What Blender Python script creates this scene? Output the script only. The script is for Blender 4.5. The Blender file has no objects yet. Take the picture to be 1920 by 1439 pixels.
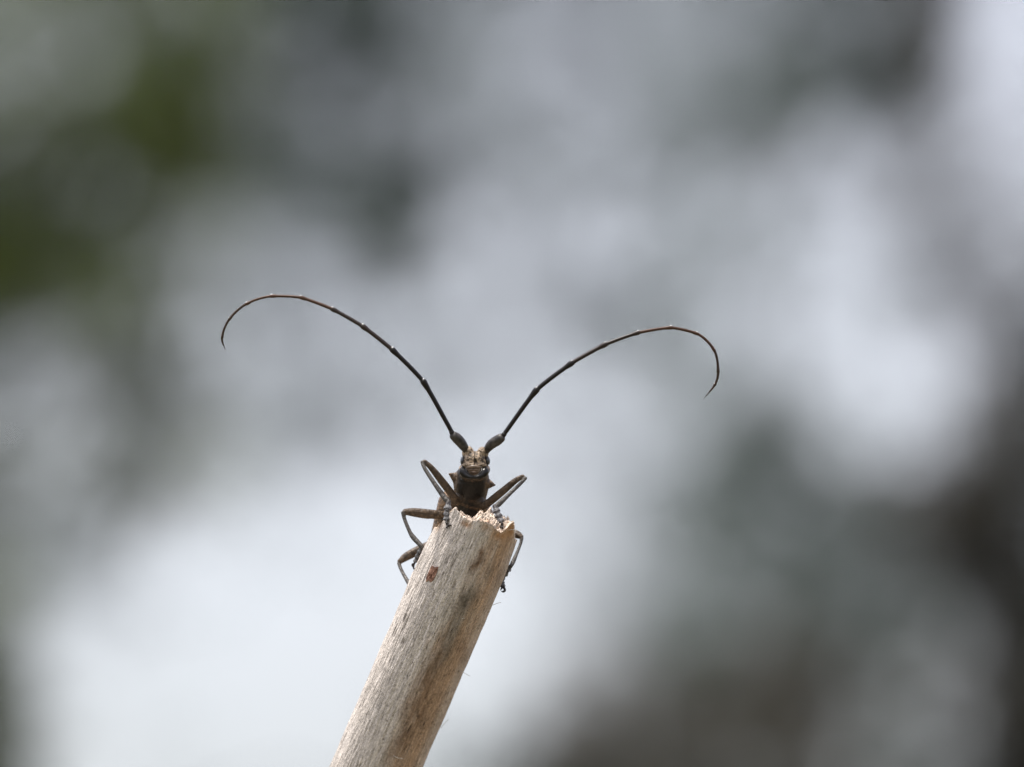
import bpy, bmesh, math
import numpy as np
from mathutils import Vector, Matrix
from mathutils.kdtree import KDTree

scene = bpy.context.scene
R = math.radians

# ------------------------------------------------------------------ camera
K = 0.06            # mm per photo pixel in the plane of focus
DIST = 1000.0       # mm from lens to the broken end of the stick
PITCH = R(8.0)
FWD = Vector((0, math.cos(PITCH), math.sin(PITCH)))
UPV = Vector((0, -math.sin(PITCH), math.cos(PITCH)))
RGT = Vector((1, 0, 0))
CENTRE = Vector((0, 0, 0.45))                 # point in the middle of the view, metres
CAM = CENTRE - FWD * (DIST / 1000)

cam_data = bpy.data.cameras.new("camera")
cam_data.sensor_width = 17.3
cam_data.lens = 17.3 * DIST / (1920 * K)
cam_data.clip_start = 0.01
cam_data.clip_end = 20000
cam_data.dof.use_dof = True
cam_data.dof.focus_distance = (DIST - 1.2) / 1000
cam_data.dof.aperture_fstop = cam_data.lens / 12.5
camera = bpy.data.objects.new("camera", cam_data)
camera.matrix_world = Matrix((
    (RGT.x, UPV.x, -FWD.x, CAM.x), (RGT.y, UPV.y, -FWD.y, CAM.y),
    (RGT.z, UPV.z, -FWD.z, CAM.z), (0, 0, 0, 1)))
scene.collection.objects.link(camera)
scene.camera = camera

# ------------------------------------------------------------------ sky, sun, exposure
SUN = Vector((-0.22, -0.13, 0.97)).normalized()
world = bpy.data.worlds.new("World")
scene.world = world
world.use_nodes = True
wn, wl = world.node_tree.nodes, world.node_tree.links
wn.clear()
sky = wn.new("ShaderNodeTexSky")
sky.sky_type = 'NISHITA'
sky.sun_disc = False
sky.sun_elevation = math.asin(SUN.z)
sky.sun_rotation = math.atan2(SUN.x, SUN.y)
sky.air_density = 1.0
sky.dust_density = 4.0
sky.ozone_density = 1.0
hsv = wn.new("ShaderNodeHueSaturation")
hsv.inputs["Saturation"].default_value = 0.40
hsv.inputs["Hue"].default_value = 0.53
bg = wn.new("ShaderNodeBackground")
bg.inputs["Strength"].default_value = 0.15
wo = wn.new("ShaderNodeOutputWorld")
wl.new(sky.outputs[0], hsv.inputs["Color"])
wl.new(hsv.outputs[0], bg.inputs["Color"])
wl.new(bg.outputs[0], wo.inputs["Surface"])

sun_data = bpy.data.lights.new("sun", 'SUN')
sun_data.energy = 2.4
sun_data.angle = R(0.6)
sun_data.color = (1.0, 0.95, 0.88)
sun = bpy.data.objects.new("sun", sun_data)
sun.rotation_euler = SUN.to_track_quat('Z', 'Y').to_euler()
sun.location = (0, 0, 30)
scene.collection.objects.link(sun)

scene.view_settings.view_transform = 'Standard'
scene.view_settings.look = 'None'
scene.view_settings.gamma = 1
scene.view_settings.exposure = 0.95
scene.view_settings.use_curve_mapping = False
scene.render.engine = 'CYCLES'
scene.cycles.use_adaptive_sampling = False
scene.cycles.use_denoising = True
scene.cycles.denoiser = 'OPENIMAGEDENOISE'
scene.cycles.denoising_input_passes = 'RGB'
scene.cycles.max_bounces = 8
scene.cycles.transparent_max_bounces = 8


# ------------------------------------------------------------------ helpers
def loc(px, py, d):
    """photo pixel + depth in mm behind the focus plane -> camera-aligned mm (right, away, up)"""
    f = (DIST + d) / DIST
    return Vector(((px - 960) * K * f, d, -(py - 719.5) * K * f))


def to_world(v):
    """camera-aligned mm -> world metres"""
    return CENTRE + (RGT * v[0] + FWD * v[1] + UPV * v[2]) * 0.001


def at(px, py, dist):
    """point in metres seen at a pixel, at that distance along the view axis"""
    k = K / 1000 * dist / (DIST / 1000)
    return CAM + FWD * dist + RGT * ((px - 960) * k) - UPV * ((py - 719.5) * k)


def link(name, me, mat=None, parent=None, label=None, cat=None, group=None, kind=None, origin=None):
    ob = bpy.data.objects.new(name, me)
    scene.collection.objects.link(ob)
    if mat is not None and me is not None:
        me.materials.append(mat)
    if origin is not None:
        ob.location = origin
    if parent is not None:
        ob.parent = parent
        ob.location = (0, 0, 0) if origin is None else origin
    if label: ob["label"] = label
    if cat: ob["category"] = cat
    if group: ob["group"] = group
    if kind: ob["kind"] = kind
    return ob


def mesh_from(verts, faces, name, smooth=True):
    me = bpy.data.meshes.new(name)
    me.from_pydata([tuple(v) for v in verts], [], faces)
    me.update()
    if smooth:
        me.polygons.foreach_set("use_smooth", [True] * len(me.polygons))
    return me


def hash2(i, j, seed=0):
    v = np.sin(i * 127.1 + j * 311.7 + seed * 74.7) * 43758.5453
    return v - np.floor(v)


def vnoise(u, v, seed=0):
    iu, iv = np.floor(u), np.floor(v)
    fu, fv = u - iu, v - iv
    fu, fv = fu * fu * (3 - 2 * fu), fv * fv * (3 - 2 * fv)
    a, b = hash2(iu, iv, seed), hash2(iu + 1, iv, seed)
    c, d = hash2(iu, iv + 1, seed), hash2(iu + 1, iv + 1, seed)
    return (a + (b - a) * fu) * (1 - fv) + (c + (d - c) * fu) * fv


def fbm(u, v, seed=0, oct=4):
    s, a, t = 0, 0.5, 0
    for o in range(oct):
        s = s + a * vnoise(u * 2 ** o, v * 2 ** o, seed + o * 3)
        t += a
        a *= 0.55
    return s / t


def sstep(a, b, x):
    t = np.clip((x - a) / (b - a), 0, 1)
    return t * t * (3 - 2 * t)


def catmull(pts, sub):
    """pts: list of arrays; smooth curve through them"""
    P = [np.array(p, float) for p in pts]
    out = []
    for i in range(len(P) - 1):
        p0 = P[i - 1] if i else 2 * P[0] - P[1]
        p1, p2 = P[i], P[i + 1]
        p3 = P[i + 2] if i + 2 < len(P) else 2 * P[-1] - P[-2]
        for s in range(sub):
            t = s / sub
            out.append(0.5 * (2 * p1 + (p2 - p0) * t + (2 * p0 - 5 * p1 + 4 * p2 - p3) * t * t
                              + (3 * p1 - p0 - 3 * p2 + p3) * t ** 3))
    out.append(P[-1])
    return out


class Shell:
    """collects closed shells (tubes, ellipsoids) and remembers which region each vertex belongs to"""
    def __init__(self):
        self.v, self.f, self.reg = [], [], []

    def rings(self, rings, region=0):
        b = len(self.v)
        n = len(rings[0])
        for r in rings:
            self.v += [Vector(p) for p in r]
        m = len(rings)
        for i in range(m - 1):
            for j in range(n):
                a, c = b + i * n + j, b + i * n + (j + 1) % n
                self.f.append((a, c, c + n, a + n))
        s = len(self.v)
        self.v.append(sum((Vector(p) for p in rings[0]), Vector()) / n)
        self.v.append(sum((Vector(p) for p in rings[-1]), Vector()) / n)
        for j in range(n):
            self.f.append((s, b + (j + 1) % n, b + j))
            e = b + (m - 1) * n
            self.f.append((s + 1, e + j, e + (j + 1) % n))
        self.reg += [region] * (m * n + 2)

    def tube(self, pts, n=12, sub=5, region=0, flat=1.0, round_ends=True):
        """pts: (px, py, depth mm, radius mm)"""
        arr = [np.array([*loc(p[0], p[1], p[2]), p[3]]) for p in pts]
        self.tube_mm(arr, n, sub, region, flat, round_ends)

    def tube_mm(self, arr, n=12, sub=5, region=0, flat=1.0, round_ends=True):
        c = catmull(arr, sub) if sub > 1 else [np.array(a, float) for a in arr]
        P = [Vector(q[:3]) for q in c]
        rad = [max(q[3], 0.005) for q in c]
        T = [(P[min(i + 1, len(P) - 1)] - P[max(i - 1, 0)]).normalized() for i in range(len(P))]
        if round_ends:
            r0, r1 = rad[0], rad[-1]
            pre = [(P[0] - T[0] * r0 * s, r0 * math.sqrt(max(1 - s * s, 0.0))) for s in (0.92, 0.6, 0.3)]
            post = [(P[-1] + T[-1] * r1 * s, r1 * math.sqrt(max(1 - s * s, 0.0))) for s in (0.3, 0.6, 0.92)]
            P = [p for p, _ in pre] + P + [p for p, _ in post]
            rad = [r for _, r in pre] + rad + [r for _, r in post]
            T = [T[0]] * 3 + T + [T[-1]] * 3
        ref = Vector((0, 1, 0))
        rings = []
        for p, t, r in zip(P, T, rad):
            s = t.cross(ref)
            if s.length < 1e-3:
                s = t.cross(Vector((1, 0, 0)))
            s.normalize()
            u = s.cross(t).normalized()
            rings.append([p + s * (r * math.cos(a)) + u * (r * flat * math.sin(a))
                          for a in (2 * math.pi * j / n for j in range(n))])
        self.rings(rings, region)

    def ball(self, px, py, d, rx, ry, rz, region=0, roll=0.0, n=20, m=12):
        """ellipsoid, radii in mm: rx sideways, ry in depth, rz up; roll about the view axis"""
        c = loc(px, py, d)
        rot = Matrix.Rotation(roll, 3, 'Y')
        rings = []
        for i in range(1, m):
            th = math.pi * i / m
            rings.append([c + rot @ Vector((rx * math.sin(th) * math.cos(a), ry * math.sin(th) * math.sin(a),
                                            -rz * math.cos(th))) for a in (2 * math.pi * j / n for j in range(n))])
        self.rings(rings, region)

    def mesh(self, name, origin):
        """world metres relative to origin"""
        return mesh_from([to_world(v) - origin for v in self.v], self.f, name)


def nodes_of(name):
    m = bpy.data.materials.new(name)
    m.use_nodes = True
    t = m.node_tree
    return m, t.nodes, t.links, t.nodes["Principled BSDF"]


def plain(name, col, rough=0.5, spec=0.5, noise=None):
    """colour broken up by procedural noise; noise = (scale in 1/m, second colour)"""
    m, n, l, b = nodes_of(name)
    b.inputs["Roughness"].default_value = rough
    b.inputs["Specular IOR Level"].default_value = spec
    if noise is None:
        noise = (3000, tuple(c * 0.6 for c in col))
    tc = n.new("ShaderNodeTexCoord")
    nt = n.new("ShaderNodeTexNoise")
    nt.inputs["Scale"].default_value = noise[0]
    nt.inputs["Detail"].default_value = 4
    mx = n.new("ShaderNodeMix")
    mx.data_type = 'RGBA'
    mx.inputs["A"].default_value = (*col, 1)
    mx.inputs["B"].default_value = (*noise[1], 1)
    cr = n.new("ShaderNodeMapRange")
    cr.inputs["From Min"].default_value = 0.35
    cr.inputs["From Max"].default_value = 0.65
    l.new(tc.outputs["Object"], nt.inputs["Vector"])
    l.new(nt.outputs["Fac"], cr.inputs["Value"])
    l.new(cr.outputs[0], mx.inputs["Factor"])
    l.new(mx.outputs["Result"], b.inputs["Base Color"])
    return m


# ------------------------------------------------------------------ ground
def ground_material():
    m, n, l, b = nodes_of("forest_floor")
    tc = n.new("ShaderNodeTexCoord")
    a = n.new("ShaderNodeTexNoise"); a.inputs["Scale"].default_value = 0.6; a.inputs["Detail"].default_value = 6
    c = n.new("ShaderNodeTexNoise"); c.inputs["Scale"].default_value = 30; c.inputs["Detail"].default_value = 8
    r1 = n.new("ShaderNodeValToRGB")
    r1.color_ramp.elements[0].position = 0.4; r1.color_ramp.elements[0].color = (0.12, 0.09, 0.06, 1)
    r1.color_ramp.elements[1].position = 0.62; r1.color_ramp.elements[1].color = (0.08, 0.085, 0.045, 1)
    mx = n.new("ShaderNodeMix"); mx.data_type = 'RGBA'; mx.blend_type = 'OVERLAY'
    mx.inputs["Factor"].default_value = 0.6
    bp = n.new("ShaderNodeBump"); bp.inputs["Strength"].default_value = 0.6; bp.inputs["Distance"].default_value = 0.02
    l.new(tc.outputs["Object"], a.inputs["Vector"]); l.new(tc.outputs["Object"], c.inputs["Vector"])
    l.new(a.outputs["Fac"], r1.inputs["Fac"]); l.new(r1.outputs[0], mx.inputs["A"]); l.new(c.outputs["Color"], mx.inputs["B"])
    l.new(mx.outputs["Result"], b.inputs["Base Color"]); l.new(c.outputs["Fac"], bp.inputs["Height"])
    l.new(bp.outputs[0], b.inputs["Normal"])
    b.inputs["Roughness"].default_value = 0.95
    return m


def build_ground():
    # fine near the stick, coarse towards the horizon; low swells
    s = np.concatenate([-np.geomspace(9000, 1, 40), np.linspace(-0.9, 0.9, 19), np.geomspace(1, 9000, 40)])
    n = len(s)
    gx, gy = np.meshgrid(s, s)
    z = (fbm(gx * 0.15 + 7, gy * 0.15 + 3, 5) - 0.5) * 0.5 * sstep(2, 14, np.hypot(gx, gy)) * (np.hypot(gx, gy) < 400)
    v = np.stack([gx.ravel(), gy.ravel(), z.ravel()], 1)
    f = [(i * n + j, i * n + j + 1, (i + 1) * n + j + 1, (i + 1) * n + j) for i in range(n - 1) for j in range(n - 1)]
    link("ground", mesh_from(v, f, "ground"), ground_material(), kind="structure")


build_ground()

# ------------------------------------------------------------------ trees beyond
# sprays of foliage seen from here: photo pixel and leaf density; their distance is their tree's
CLUMPS = {
    'A': [
        (-258, -223, 3.93), (-172, -257, 2.26), (-67, -255, 2.83), (4, -242, 0.61), (62, -251, 2.7), (157, -233, 2.65), (239, -254, 1.52), (305, -235, 3.64), (410, -228, 4),
        (-258, -179, 1.23), (-153, -151, 0.66), (-61, -157, 1.4), (-13, -149, 0.71), (86, -141, 0.97), (151, -160, 0.19), (251, -146, 1.39), (-229, -59, 4), (-157, -102, 1.39),
        (-61, -97, 2.36), (-13, -98, 0.88), (95, -93, 1.82), (145, -101, 1.82), (260, -59, 2.17), (325, -95, 2.59), (405, -81, 2.63), (-233, -5, 1.83), (-79, 20, 2.62),
        (2, -20, 0.93), (67, 15, 1.22), (160, 15, 2.66), (319, 21, 2.02), (402, 17, 0.46), (-226, 75, 3.25), (-81, 73, 1.29), (-7, 62, 1.23), (70, 95, 1.78),
        (163, 65, 0.51), (232, 91, 1.89), (325, 97, 4), (404, 68, 1.27), (-223, 160, 2.35), (-138, 158, 0.09), (-96, 144, 1.56), (2, 180, 1.04), (97, 168, 1.23),
        (140, 181, 0.6), (244, 179, 3.08), (306, 142, 4), (412, 165, 3.51), (-262, 239, 1.9), (-167, 260, 0.97), (-68, 245, 3.02), (8, 235, 0.08), (83, 239, 2.08),
        (167, 247, 4), (257, 232, 4), (328, 259, 4), (402, 235, 3.51), (-244, 323, 4), (-170, 306, 1.11), (-85, 313, 1.99), (7, 330, 1.69), (65, 306, 2.1),
        (159, 325, 2.1), (247, 321, 2.82), (330, 321, 4), (379, 306, 4), (-246, 415, 4), (-153, 388, 4), (-77, 413, 4), (9, 394, 3.71), (81, 408, 3.07),
        (153, 414, 2.59), (237, 397, 0.49), (339, 387, 0.4), (386, 389, 0.83), (-222, 462, 4), (-181, 480, 4), (-73, 493, 4), (-8, 495, 3.88), (64, 485, 3.88),
        (144, 466, 4), (253, 461, 4), (340, 460, 0.98), (401, 470, 0.39), (-247, 558, 4), (-162, 578, 4), (-83, 580, 4), (19, 558, 4), (63, 554, 3.19),
        (180, 578, 2.04), (220, 579, 3.41), (339, 572, 2.33), (393, 578, 0.27), (-231, 658, 3.37), (-17, 633, 1.78), (69, 644, 0.96), (250, 647, 0.84), (-93, 718, 0.9),
        (10, 739, 1.62), (143, 711, 0.64), (222, 701, 4), (333, 706, 1.24), (379, 724, 1.5), (-250, 779, 1.1), (-145, 801, 1.75), (-95, 822, 0.22), (-13, 781, 0.39),
        (89, 782, 0.39), (156, 803, 0.1), (233, 819, 2.76), (341, 802, 1.29), (-247, 881, 1.73), (-163, 883, 0.2), (11, 900, 3.34), (89, 864, 0.62), (240, 889, 0.18),
        (403, 893, 1.18), (-231, 956, 0.93), (-100, 951, 2.23), (153, 953, 0.11), (227, 939, 4), (298, 938, 0.93), (390, 973, 0.17), (-236, 1024, 1.91), (-73, 1027, 0.67),
        (11, 1057, 0.19), (-246, 1127, 1.34), (-174, 1105, 1.41), (-74, 1098, 0.99), (-10, 1109, 2.62), (-226, 1180, 2.35), (-80, 1215, 2.71), (-3, 1219, 3.17), (-249, 1260, 4),
        (-175, 1282, 3.11), (-84, 1283, 0.55), (-19, 1277, 4), (-257, 1374, 4), (-160, 1352, 0.21), (-89, 1350, 4), (-18, 1359, 4), (76, 1356, 0.59), (-226, 1447, 4),
        (-168, 1438, 4), (-98, 1454, 4), (-15, 1460, 4), (-225, 1510, 4), (-144, 1506, 4), (-84, 1515, 4), (21, 1535, 4), (-244, 1619, 4), (-154, 1579, 4),
        (-76, 1605, 4), (-11, 1614, 4), (-246, 1664, 4), (-148, 1689, 4), (-85, 1658, 4), (-2, 1684, 4), (73, 1698, 0.61),
    ],
    'B': [
        (463, -220, 4), (555, -244, 2.72), (641, -249, 3.61), (717, -237, 4), (804, -233, 1.81), (890, -221, 1.98), (980, -236, 1.71), (1031, -243, 0.44), (1127, -249, 1.68),
        (1209, -230, 1.42), (495, -160, 1.48), (648, -167, 2.81), (734, -163, 0.4), (1023, -153, 0.92), (1135, -180, 0.36), (1195, -165, 0.15), (501, -63, 4), (573, -81, 0.69),
        (653, -91, 4), (700, -89, 4), (794, -83, 1.64), (862, -88, 0.86), (947, -81, 1.24), (1027, -84, 0.21), (1136, -98, 1.24), (1184, -64, 1.4), (492, 10, 1.7),
        (619, -2, 2.52), (721, 11, 2.94), (891, -19, 1.01), (955, 12, 0.75), (1035, -4, 1.6), (1138, -12, 0.68), (1195, -7, 0.37), (463, 72, 2.65), (557, 83, 1.16),
        (635, 96, 1.92), (729, 96, 3.66), (782, 79, 0.49), (865, 83, 1.55), (1036, 65, 0.37), (1127, 99, 0.7), (1193, 96, 0.17), (499, 159, 0.07), (562, 171, 2.72),
        (618, 140, 0.67), (796, 165, 0.57), (895, 154, 1.68), (948, 144, 0.32), (1047, 168, 1.53), (1116, 140, 0.58), (1190, 153, 1.17), (483, 245, 1.31), (567, 256, 1.6),
        (632, 255, 1.07), (727, 248, 2.44), (805, 249, 0.82), (959, 244, 1.2), (1019, 237, 0.15), (494, 334, 1.99), (637, 328, 1.95), (790, 312, 1.91), (897, 330, 1.61),
        (947, 315, 0.87), (1042, 339, 0.67), (1105, 318, 1.31), (1205, 307, 1.51), (465, 389, 0.83), (539, 382, 1.86), (655, 397, 2.5), (742, 406, 4), (788, 395, 0.9),
        (947, 419, 0.44), (1119, 413, 0.79), (1214, 392, 0.08), (475, 481, 0.94), (560, 465, 0.28), (654, 485, 0.65), (781, 493, 1.57), (867, 481, 0.09), (976, 492, 1.91),
        (490, 580, 1.91), (538, 559, 0.14), (638, 554, 0.69), (728, 541, 1.39), (893, 548, 0.35), (1125, 579, 2.34), (1179, 568, 1.53), (580, 626, 0.84), (622, 648, 0.09),
        (701, 661, 0.23), (811, 644, 0.16), (880, 655, 0.94), (1046, 629, 1.11), (1131, 661, 0.08), (460, 700, 0.66), (580, 739, 0.86), (714, 702, 0.81), (786, 733, 0.72),
        (896, 703, 0.35), (1047, 707, 0.16), (1201, 721, 0.91), (468, 792, 0.49), (545, 822, 0.46), (640, 787, 1.17), (968, 780, 0.47), (1109, 819, 0.76), (1206, 812, 0.28),
        (563, 862, 0.7), (658, 878, 0.16), (780, 871, 0.78), (940, 897, 0.26), (1034, 862, 0.11), (1133, 876, 0.39), (499, 974, 0.3), (967, 957, 0.42), (1023, 981, 0.05),
        (1190, 949, 1.14), (99, 1045, 2.85), (235, 1043, 0.06), (632, 1044, 0.19), (1061, 1050, 0.37), (1196, 1033, 0.35), (182, 1126, 0.33), (226, 1137, 0.19), (399, 1138, 0.06),
        (1057, 1128, 0.18), (1130, 1111, 0.27), (1179, 1139, 1.08), (237, 1195, 0.17), (1021, 1219, 0.09), (1199, 1198, 0.43), (329, 1370, 0.11), (799, 1339, 0.11), (787, 1431, 0.42),
        (866, 1424, 0.23), (950, 1458, 2.58), (335, 1518, 0.09), (781, 1540, 0.3), (874, 1517, 0.37), (247, 1613, 0.11), (870, 1609, 0.25), (337, 1664, 0.09), (780, 1684, 0.32),
        (865, 1659, 0.9),
    ],
    'C': [
        (1338, -259, 2.28), (1461, -249, 1.12), (1511, -255, 1.97), (1592, -240, 2.07), (1697, -245, 2.58), (1279, -163, 0.46), (1344, -157, 1.4), (1449, -157, 0.74), (1511, -155, 1.71),
        (1616, -181, 0.14), (1670, -168, 1.52), (1271, -59, 0.4), (1360, -77, 1.61), (1540, -62, 4), (1609, -86, 0.64), (1667, -85, 1.06), (1353, -6, 1.39), (1439, -21, 0.69),
        (1502, 22, 1.18), (1699, -7, 1.67), (1267, 68, 1.64), (1379, 86, 1.15), (1429, 90, 0.26), (1504, 86, 0.95), (1590, 61, 1.8), (1673, 61, 1.25), (1289, 139, 0.33),
        (1434, 149, 3), (1532, 165, 0.48), (1600, 168, 4), (1692, 169, 4), (1286, 224, 2.46), (1366, 232, 0.43), (1435, 228, 4), (1514, 261, 0.48), (1661, 257, 0.8),
        (1298, 318, 1.15), (1377, 315, 0.1), (1424, 340, 0.55), (1525, 312, 0.16), (1377, 380, 0.28), (1438, 379, 0.19), (1534, 381, 0.65), (1613, 392, 1.09),
    ],
    'D': [
        (1764, -255, 3.39), (1979, -247, 1.06), (2089, -225, 0.14), (2154, -258, 0.87), (1763, -150, 1.47), (1987, -158, 0.36), (2171, -152, 0.39), (1762, -91, 4), (2008, -89, 1.29),
        (2164, -83, 0.73), (1763, -9, 1.46), (2015, 17, 0.47), (2174, 22, 0.44), (1748, 68, 3.35), (1939, 79, 0.36), (1984, 90, 0.76), (2076, 83, 0.14), (2167, 98, 0.66),
        (1761, 156, 1.04), (1776, 242, 0.69), (1940, 256, 0.68), (2063, 223, 0.24), (2177, 252, 0.41), (1849, 311, 0.34), (2086, 316, 0.51), (1760, 379, 3.86), (1845, 395, 0.11),
        (1923, 404, 0.52), (1986, 415, 0.95), (2179, 389, 0.87), (1738, 488, 0.48), (1848, 484, 0.7), (1937, 485, 0.12), (2060, 465, 0.88), (2156, 490, 0.98), (1749, 552, 0.87),
        (1831, 550, 2.24), (1909, 563, 0.49), (2010, 542, 0.67), (2178, 577, 0.45), (1842, 637, 0.23), (1938, 650, 3.43), (2000, 660, 4), (2094, 620, 0.43), (2146, 629, 4),
        (1766, 736, 0.37), (1851, 722, 1.7), (2070, 707, 0.66), (2154, 721, 2.63), (1838, 818, 0.93), (1907, 784, 2.39), (1980, 812, 4), (2066, 812, 3.35), (2176, 787, 2.88),
        (1826, 877, 3.31), (1933, 878, 1.52), (1980, 871, 0.79), (2064, 888, 1.53), (2160, 882, 4), (1701, 941, 2.77), (1754, 951, 3.03), (1841, 947, 4), (1905, 966, 2.99),
        (1983, 962, 1.62), (2090, 981, 1.06), (2141, 948, 3.55), (1761, 1044, 2.64), (1824, 1055, 4), (1906, 1054, 3.25), (2001, 1061, 1.36), (2069, 1028, 1.15), (2173, 1061, 3.6),
        (1761, 1108, 0.65), (1853, 1113, 1.84), (1926, 1138, 3.05), (2021, 1137, 3.25), (2079, 1103, 2.73), (2176, 1119, 4), (1847, 1210, 1.9), (1908, 1179, 4), (2000, 1200, 4),
        (2062, 1182, 4), (2150, 1184, 4), (1759, 1298, 1.41), (1826, 1300, 0.83), (1898, 1284, 4), (1997, 1298, 4), (2077, 1276, 4), (2162, 1271, 4), (1860, 1339, 3.47),
        (1920, 1361, 4), (1984, 1343, 3.97), (2084, 1339, 4), (2139, 1377, 4), (1760, 1420, 1), (1840, 1451, 1.92), (1913, 1447, 4), (1991, 1456, 4), (2062, 1423, 4),
        (2160, 1449, 4), (1765, 1514, 1.06), (1840, 1522, 0.86), (1901, 1514, 4), (1982, 1524, 4), (2086, 1515, 4), (2147, 1529, 4), (1823, 1613, 1.96), (1926, 1622, 4),
        (1995, 1583, 4), (2100, 1596, 4), (2141, 1585, 4), (1738, 1698, 3.59), (1856, 1659, 4), (1916, 1658, 4), (2011, 1694, 4), (2093, 1684, 4), (2139, 1691, 4),
    ],
    'E': [
        (1267, 411, 0.52), (1286, 459, 1.91), (1370, 499, 0.05), (1442, 484, 1.85), (1295, 549, 0.71), (1508, 562, 0.27), (1607, 579, 0.32), (1660, 566, 0.79), (1300, 638, 1.8),
        (1436, 646, 0.23), (1301, 737, 1.09), (1422, 707, 0.7), (1501, 719, 0.32), (1604, 740, 0.29), (1690, 714, 0.11), (1261, 799, 0.24), (1420, 820, 4), (1503, 787, 0.8),
        (1612, 786, 0.22), (1674, 781, 0.42), (1283, 896, 0.48), (1342, 864, 1.12), (1454, 862, 4), (1591, 888, 1.54), (1297, 970, 3.16), (1376, 974, 1.14), (1452, 975, 1.61),
        (1515, 978, 0.36), (1613, 971, 4), (1360, 1029, 0.28), (1433, 1047, 0.44), (1532, 1031, 1.84), (1616, 1046, 1.61), (1286, 1110, 1.34), (1341, 1118, 1), (1418, 1106, 1.33),
        (1535, 1138, 0.86), (1591, 1137, 0.96), (1691, 1140, 3.3), (1288, 1217, 3.17), (1343, 1218, 1.49), (1451, 1187, 0.14), (1504, 1184, 4), (1620, 1217, 1.36), (1689, 1220, 2.2),
        (1674, 1355, 2.32), (1669, 1424, 1.28), (1686, 1500, 4), (1673, 1616, 1.85), (1689, 1682, 0.76),
    ],
    'G': [
        (1054, 1258, 0.41), (1135, 1277, 1.15), (1193, 1271, 0.6), (1345, 1275, 1.62), (1444, 1262, 4), (1500, 1265, 4), (1599, 1300, 1.57), (1031, 1342, 0.07), (1105, 1349, 1.78),
        (1211, 1343, 1.96), (1288, 1351, 1.76), (1351, 1357, 4), (1457, 1362, 4), (1504, 1373, 4), (1579, 1351, 1.68), (1057, 1431, 4), (1100, 1424, 4), (1219, 1421, 2.41),
        (1278, 1425, 3.45), (1370, 1437, 0.95), (1441, 1429, 2.33), (1540, 1448, 0.4), (1586, 1457, 0.09), (1023, 1540, 2.66), (1104, 1530, 2.17), (1179, 1533, 3.45), (1280, 1531, 4),
        (1365, 1500, 1.19), (1441, 1532, 3.5), (1537, 1529, 3.77), (1608, 1513, 0.59), (966, 1600, 0.35), (1046, 1589, 2.25), (1139, 1590, 1.21), (1210, 1586, 1.09), (1299, 1592, 0.05),
        (1364, 1578, 0.93), (1418, 1598, 3.26), (1512, 1612, 0.07), (980, 1694, 1.87), (1030, 1673, 4), (1132, 1688, 4), (1206, 1680, 4), (1296, 1665, 4), (1341, 1679, 4),
        (1459, 1699, 4), (1537, 1687, 1.73), (1588, 1663, 3.27),
    ],
}


def leaf_material(name, c1, c2, trans):
    m, n, l, b = nodes_of(name)
    at_ = n.new("ShaderNodeAttribute"); at_.attribute_name = "tone"
    mx = n.new("ShaderNodeMix"); mx.data_type = 'RGBA'
    mx.inputs["A"].default_value = (*c1, 1); mx.inputs["B"].default_value = (*c2, 1)
    l.new(at_.outputs["Fac"], mx.inputs["Factor"])
    l.new(mx.outputs["Result"], b.inputs["Base Color"])
    b.inputs["Roughness"].default_value = 0.6
    b.inputs["Specular IOR Level"].default_value = 0.3
    tr = n.new("ShaderNodeBsdfTranslucent")
    ms = n.new("ShaderNodeMixShader"); ms.inputs[0].default_value = trans
    l.new(mx.outputs["Result"], tr.inputs["Color"])
    out = n["Material Output"]
    l.new(b.outputs[0], ms.inputs[1]); l.new(tr.outputs[0], ms.inputs[2]); l.new(ms.outputs[0], out.inputs["Surface"])
    return m


bark_mats = {
    'grey': plain("grey_bark", (0.10, 0.09, 0.08), 0.9, 0.2, (14, (0.04, 0.035, 0.03))),
    'brown': plain("brown_bark", (0.06, 0.045, 0.032), 0.9, 0.2, (14, (0.025, 0.018, 0.012))),
}
LEAF = np.array([(0, 0, 0), (0.28, 0.30, 0.05), (0.72, 0.30, 0.05), (1, 0, -0.06), (0.72, -0.30, 0.05), (0.28, -0.30, 0.05)])
LEAF_F = [(0, 1, 5), (1, 2, 4, 5), (2, 3, 4)]


def frustums(segs, n=6):
    """list of (p0, p1, r0, r1) -> verts, faces, open tubes with capped tips"""
    V, F = [], []
    for p0, p1, r0, r1 in segs:
        t = (p1 - p0).normalized()
        s = t.cross(Vector((0.3, 1, 0.2))).normalized()
        u = s.cross(t)
        b = len(V)
        for p, r in ((p0 - t * r0 * 0.3, r0), (p1 + t * r1 * 0.3, r1)):
            V += [p + (s * math.cos(a) + u * math.sin(a)) * r for a in (2 * math.pi * j / n for j in range(n))]
        F += [(b + j, b + (j + 1) % n, b + n + (j + 1) % n, b + n + j) for j in range(n)]
        F.append(tuple(b + n + j for j in range(n)))
    return V, F


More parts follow.
